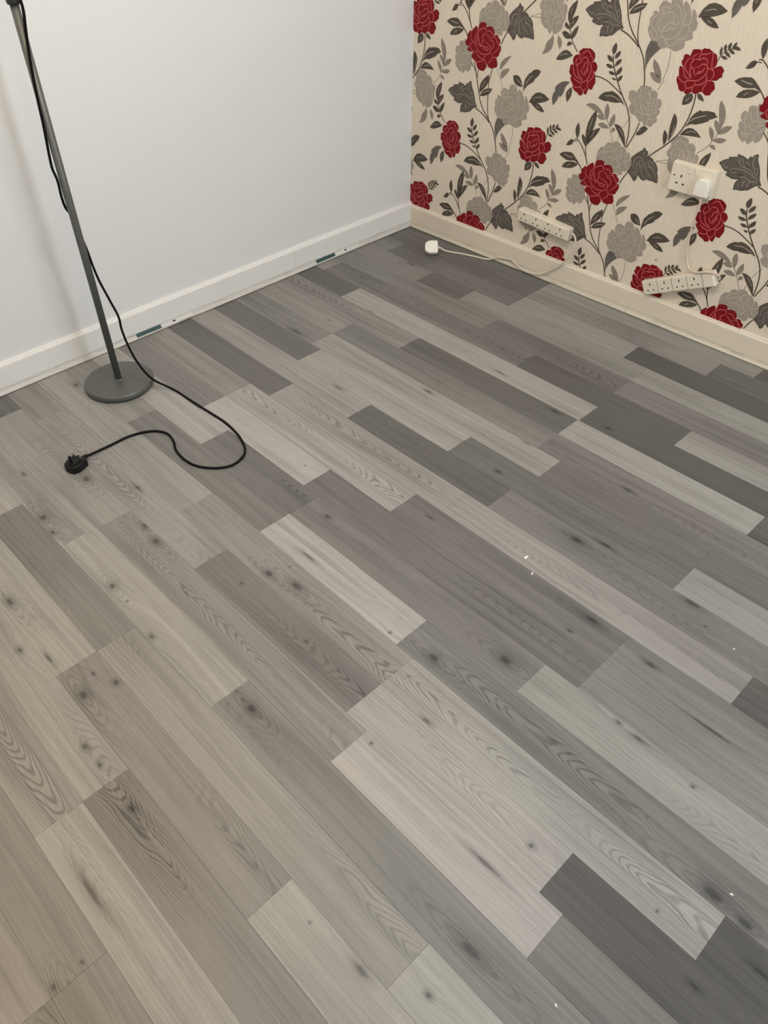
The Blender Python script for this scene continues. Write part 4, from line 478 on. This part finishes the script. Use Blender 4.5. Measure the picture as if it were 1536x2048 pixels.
# ---------------------------------------------------------------- floor lamp
LX, LY = 0.198, -1.507
lamp = tag(empty('floor_lamp', (LX, LY, 0)), 'grey metal floor lamp with round base and thin pole beside the white wall', 'lamp')
bm_obj('base_pad', lathe_bm([(0.098, 0.0), (0.099, 0.0045)], 64), MAT['felt'], lamp)
bm_obj('base', lathe_bm([(0.1005, 0.0042), (0.1035, 0.0055), (0.105, 0.008), (0.105, 0.0185), (0.1035, 0.0212), (0.1005, 0.0225), (0.02, 0.0232)], 96), MAT['lamp'], lamp, smooth=True)
bm_obj('collar', lathe_bm([(0.0175, 0.0225), (0.0175, 0.0245), (0.0158, 0.0262), (0.0105, 0.0268)], 40), MAT['lamp'], lamp, smooth=True)
bm_obj('pole', lathe_bm([(0.0103, 0.0262), (0.0103, 1.030)], 32), MAT['lamp'], lamp, smooth=True)
bm_obj('pole_joint', lathe_bm([(0.0112, 1.022), (0.0150, 1.024), (0.0160, 1.030), (0.0160, 1.046), (0.0145, 1.052), (0.0100, 1.054)], 36), MAT['lamp_dark'], lamp, smooth=True)
bm_obj('upper_pole', lathe_bm([(0.0095, 1.050), (0.0095, 1.690)], 32), MAT['lamp'], lamp, smooth=True)
sh = lathe_bm([(0.022, 1.686), (0.060, 1.696), (0.105, 1.722), (0.132, 1.760), (0.135, 1.764), (0.132, 1.764), (0.102, 1.728), (0.058, 1.704), (0.010, 1.700)], 64)
bm_obj('lamp_shade', sh, MAT['lamp'], lamp, smooth=True)
cord = [(.221, -1.500, 1.044), (.220, -1.499, 1.013), (.215, -1.504, .972), (.210, -1.511, .913), (.206, -1.517, .838), (.204, -1.520, .776), (.199, -1.5225, .728), (.196, -1.525, .689), (.196, -1.526, .665), (.1975, -1.522, .634),
        (.192, -1.5215, .593), (.184, -1.516, .560), (.181, -1.505, .533), (.182, -1.498, .490), (.190, -1.4925, .440), (.202, -1.4930, .395), (.213, -1.491, .353), (.235, -1.485, .298), (.252, -1.479, .249), (.253, -1.480, .209), (.262, -1.478, .162), (.276, -1.472, .115),
        (.290, -1.460, .072), (.301, -1.441, .036), (.318, -1.416, .012), (.355, -1.402, .0036), (.439, -1.398, .0036), (.536, -1.392, .0036), (.601, -1.389, .0036), (.679, -1.399, .0036), (.740, -1.423, .0036), (.766, -1.454, .0036), (.772, -1.494, .0036),
        (.750, -1.532, .0036), (.709, -1.562, .0036), (.662, -1.572, .0036), (.607, -1.566, .0036), (.566, -1.548, .0036), (.520, -1.542, .0036), (.481, -1.568, .0036), (.458, -1.622, .0036), (.457, -1.686, .004), (.460, -1.735, .007), (.464, -1.766, .011)]
bm_obj('cord', tube_bm([(a-LX, b-LY, c) for a, b, c in cord], 0.0035, 10, 6), MAT['black_cable'], lamp, smooth=True)

def plug_body(bm_mat, length=0.050, width=0.048, thick=0.024):
    """plug outline seen from the pin side: square shoulders, rounded waist; +y away from the cable"""
    out = []
    pts = [(-.42, -.50), (.42, -.50), (.50, -.30), (.50, .14), (.40, .36), (.24, .50), (-.24, .50), (-.40, .36), (-.50, .14), (-.50, -.30)]
    Q = catmull([(x*width, y*length, 0) for x, y in pts], 3, True)
    bm = prism_bm([(q.x, q.y) for q in Q], 0, thick, 0.004, 3)
    bm.transform(bm_mat); return bm
def pins(bm_mat, thick=0.024):
    """earth pin and the two flat pins standing on the pin face"""
    r = []
    for x0, x1, y0, y1, h in ((-.002, .002, .006, .014, .0227), (-.0143, -.0080, -.0145, -.0105, .0177), (.0080, .0143, -.0145, -.0105, .0177)):
        b = box_bm(x0, x1, y0, y1, thick-0.001, thick+h, 0.0006, 1); b.transform(bm_mat); r.append(b)
    return r
# black plug, lying on its back with the pins up
pc, pe = Vector((0.478, -1.806, 0.0)), Vector((0.466, -1.775, 0))
ax = (pc-pe).normalized(); ang = math.atan2(ax.y, ax.x) - math.pi/2
Mp = Matrix.Translation(pc - Vector((LX, LY, 0))) @ Matrix.Rotation(ang, 4, 'Z')
plug = bm_obj('plug', plug_body(Mp), MAT['black_plastic'], lamp)
bm = prism_bm(rounded_rect(0.030, 0.034, 0.009), 0.0225, 0.0275, 0.0015, 2); bm.transform(Mp); bm_obj('plug_face', bm, MAT['black_plastic'], plug)
for i, b in enumerate(pins(Mp, 0.027)): bm_obj('pin', b, MAT['black_plastic'] if i == 0 else MAT['chrome'], plug)
bm = tube_bm([tuple(Mp @ Vector((0, -0.022, 0.012))), tuple(Mp @ Vector((0, -0.034, 0.012))), tuple(Mp @ Vector((0.0, -0.048, 0.010)))], lambda t: 0.0082-0.0026*t, 12, 5)
bm_obj('strain_relief', bm, MAT['black_plastic'], plug, smooth=True)

# ---------------------------------------------------------------- double wall socket (surface box)
SS, SZ = 1.168, 0.4890
sock = tag(empty('wall_socket'), 'double wall socket in a white surface box, one plug in its right outlet', 'socket')
sock.location = MW @ Vector((SS, WD, SZ)); sock.rotation_euler = (0, 0, TH)
def face_prism(w, h, r, y_front, y_back, bev, cx=0, cz=0):
    bm = prism_bm(rounded_rect(w, h, r, 5), 0, y_back-y_front, bev, 2)
    bm.transform(Matrix.Translation((cx, y_back, cz)) @ Matrix.Rotation(math.pi/2, 4, 'X')); return bm
bm_obj('back_box', face_prism(0.147, 0.087, 0.006, -0.0140, -0.0004, 0.001), MAT['cream_plastic'], sock)
fp = bm_obj('faceplate', face_prism(0.146, 0.086, 0.007, -0.0210, -0.0142, 0.0028), MAT['cream_plastic'], sock)
for cx in (-0.036, 0.036):
    for dx, dz, w, h in ((0, 0.011, .0042, .0085), (-.011, -0.011, .0068, .0045), (.011, -0.011, .0068, .0045)):
        bm_obj('pin_slot', box_bm(cx+dx-w/2, cx+dx+w/2, -0.0212, -0.0190, dz-.006-h/2, dz-.006+h/2), MAT['slot'], fp)
for cx in (-0.0115, 0.0115):
    sw = bm_obj('switch', face_prism(0.011, 0.019, 0.0015, -0.0235, -0.0205, 0.0012, cx, 0.027), MAT['cream_plastic'], sock)
for cx in (-0.060, 0.060):
    bm = lathe_bm([(0.0026, 0.0), (0.0024, 0.0006)], 14); bm.transform(Matrix.Translation((cx, -0.0208, 0.004)) @ Matrix.Rotation(math.pi/2, 4, 'X')); bm_obj('screw', bm, MAT['slot'], sock)

# ---------------------------------------------------------------- extension leads
def extension(name, label, s, z, ang, length, hgt, dep, panels, grooves, mat, back):
    """s, z: lower left corner of the front; body stands off the wall by dep"""
    t = tag(empty(name), label, 'extension lead', 'extension leads by the papered wall')
    loc = MW @ Vector((s, WD-back, z)); t.location = loc
    Mx = Matrix.Rotation(TH, 4, 'Z') @ Matrix.Rotation(-ang, 4, 'Y')
    bm = box_bm(0, length, -dep+0.0012, 0, 0, hgt, 0.0035, 3); bm.transform(Mx); bm_obj('body', bm, mat, t)
    x = 0.0035
    for k in range(panels):
        w = 0.0535
        bm = box_bm(x+.0005, x+w-.0005, -dep, -dep+0.004, 0.0035, hgt-0.0035, 0.0006, 1); bm.transform(Mx); p = bm_obj('outlet', bm, mat, t)
        for dx, dz, a, b in ((0, .0095, .0036, .0080), (-.0105, -.0100, .0052, .0042), (.0105, -.0100, .0052, .0042)):
            bm = box_bm(x+w/2+dx-a/2, x+w/2+dx+a/2, -dep-0.0002, -dep+0.002, hgt/2+dz-b/2, hgt/2+dz+b/2); bm.transform(Mx); bm_obj('pin_slot', bm, MAT['slot'], p)
        x += w
        if grooves:
            bm = box_bm(x-.0006, x+.0006, -dep-0.0001, -dep+0.003, 0.002, hgt-0.002); bm.transform(Mx); bm_obj('groove', bm, plain_groove, t)
    if length - x > 0.02:
        bm = box_bm(x+.001, length-.004, -dep, -dep+0.004, 0.0035, hgt-0.0035, 0.0006, 1); bm.transform(Mx); bm_obj('end_panel', bm, mat, t)
    return t, loc
plain_groove = plain('groove_grey', srgb(140, 130, 115), 0.8)
def wall_pts(pts, loc): return [tuple((MW @ Vector((s, d, z))) - loc) for s, d, z in pts]

e1, l1 = extension('extension_lead', 'white four-way extension lead on the wall, its loose plug on the floor in the corner', 0.5465, 0.1915, math.radians(-3.35), 0.228, 0.0435, 0.0335, 4, False, MAT['cream_plastic'], 0.0005)
c1 = wall_pts([(.772, .008, .193), (.786, .002, .209), (.801, 0, .202), (.807, 0, .182), (.803, .002, .154), (.788, .004, .122), (.755, .006, .080), (.710, .004, .041), (.670, -.0045, .019), (.624, -.0045, .011), (.586, -.0042, .016), (.552, .000, .0265), (.536, .004, .029), (.512, .003, .0255), (.484, -.001, .0235), (.462, -.006, .014)], l1)
c1 += [tuple(Vector(p)-l1) for p in ((.440, -.015, .0045), (.415, -.026, .0036), (.385, -.034, .0036), (.335, -.052, .0036), (.305, -.065, .0036), (.283, -.088, .010), (.2705, -.103, .0195), (.2655, -.1085, .0250))]
bm_obj('cable', tube_bm(c1, 0.0033, 10, 6), MAT['white_cable'], e1, smooth=True)
# its plug: resting on the pins, back upward and tipped
yl = Vector((-0.690, -0.724, 0)).normalized(); zl = Vector((-0.51, 0.486, -0.71)).normalized(); xl = yl.cross(zl)
Mq = Matrix((xl, yl, zl)).transposed().to_4x4(); Mq.translation = Vector((0.2500, -0.1430, 0.0365)) - l1
pg = bm_obj('plug', plug_body(Mq, 0.050, 0.050, 0.023), MAT['white_plastic'], e1)
for b in pins(Mq, 0.023): bm_obj('pin', b, MAT['chrome'], pg)
bm = tube_bm([tuple(Mq @ Vector((0, -0.022, 0.013))), tuple(Mq @ Vector((0, -0.031, 0.014))), tuple(Mq @ Vector((0, -0.036, 0.015)))], lambda t: 0.0052-0.0016*t, 12, 5); bm_obj('strain_relief', bm, MAT['white_cable'], pg, smooth=True)

e2, l2 = extension('extension_lead', 'tilted white four-way extension lead propped on the skirting, plugged into the wall socket', 1.1075, 0.0895, math.radians(26.4), 0.256, 0.0500, 0.0270, 4, True, MAT['cream_plastic'], 0.0020)
c2 = wall_pts([(1.2170, -.007, .452), (1.2180, -.006, .440), (1.2160, -.003, .420), (1.209, .004, .381), (1.205, .014, .321), (1.209, .018, .270), (1.218, .018, .242), (1.239, .006, .226), (1.264, -.0045, .229), (1.289, -.0045, .2385), (1.313, -.003, .2445), (1.333, .002, .2425), (1.340, .010, .229), (1.3315, .012, .2185)], l2)
bm_obj('cable', tube_bm(c2, 0.0031, 10, 6), MAT['pink_cable'], e2, smooth=True)
Mx = Matrix.Rotation(TH, 4, 'Z') @ Matrix.Rotation(-math.radians(26.4), 4, 'Y')
bm = box_bm(0.2475, 0.2575, -0.0255, -0.002, 0.003, 0.047, 0.003, 2); bm.transform(Mx); bm_obj('end_cap', bm, MAT['white_plastic'], e2)
# plug in the right outlet
Mr = Matrix.Translation((MW @ Vector((SS+0.0455, WD-0.0212, SZ-0.005))) - l2) @ Matrix.Rotation(TH, 4, 'Z') @ Matrix.Rotation(math.pi/2, 4, 'X')
pl2 = bm_obj('plug', plug_body(Mr, 0.049, 0.046, 0.024), MAT['white_plastic'], e2, smooth=False)
bm = prism_bm(rounded_rect(0.026, 0.028, 0.008), 0.0232, 0.0246, 0.0006, 1); bm.transform(Mr); bm_obj('fuse_panel', bm, MAT['white_plastic'], pl2)
bm = tube_bm([tuple(Mr @ Vector((0.002, -0.022, 0.012))), tuple(Mr @ Vector((0.003, -0.029, 0.012))), tuple(Mr @ Vector((0.004, -0.036, 0.012)))], lambda t: 0.0048-0.0014*t, 12, 5); bm_obj('strain_relief', bm, MAT['pink_cable'], pl2, smooth=True)

# ---------------------------------------------------------------- crumbs of plaster on the floor
for x, y, r, lab in ((1.559, -1.183, .0040, 'slim white plaster flake, the larger of two mid floor'), (1.603, -1.215, .0028, 'small white crumb beside a slim flake, mid floor'),
                     (2.2995, -1.5554, .0022, 'tiny white crumb near the big dark knot at lower right'), (2.193, -1.904, .0020, 'tiny white crumb on a mid grey strip at the bottom edge of the floor'),
                     (2.0476, -1.0747, .0018, 'tiny white crumb on a pale plank close to the right edge')):
    bm = bmesh.new(); bmesh.ops.create_icosphere(bm, subdivisions=2, radius=r)
    for v in bm.verts: v.co = Vector((v.co.x*1.5*(1+.2*math.sin(v.co.y*900)), v.co.y*0.8, max(v.co.z*0.55, -r*.3)+r*.3))
    o = bm_obj('plaster_crumb', bm, MAT['crumb']); o.location = (x, y, 0.0); o.rotation_euler = (0, 0, x*7)
    tag(o, lab, 'crumb', 'plaster crumbs on the floor')
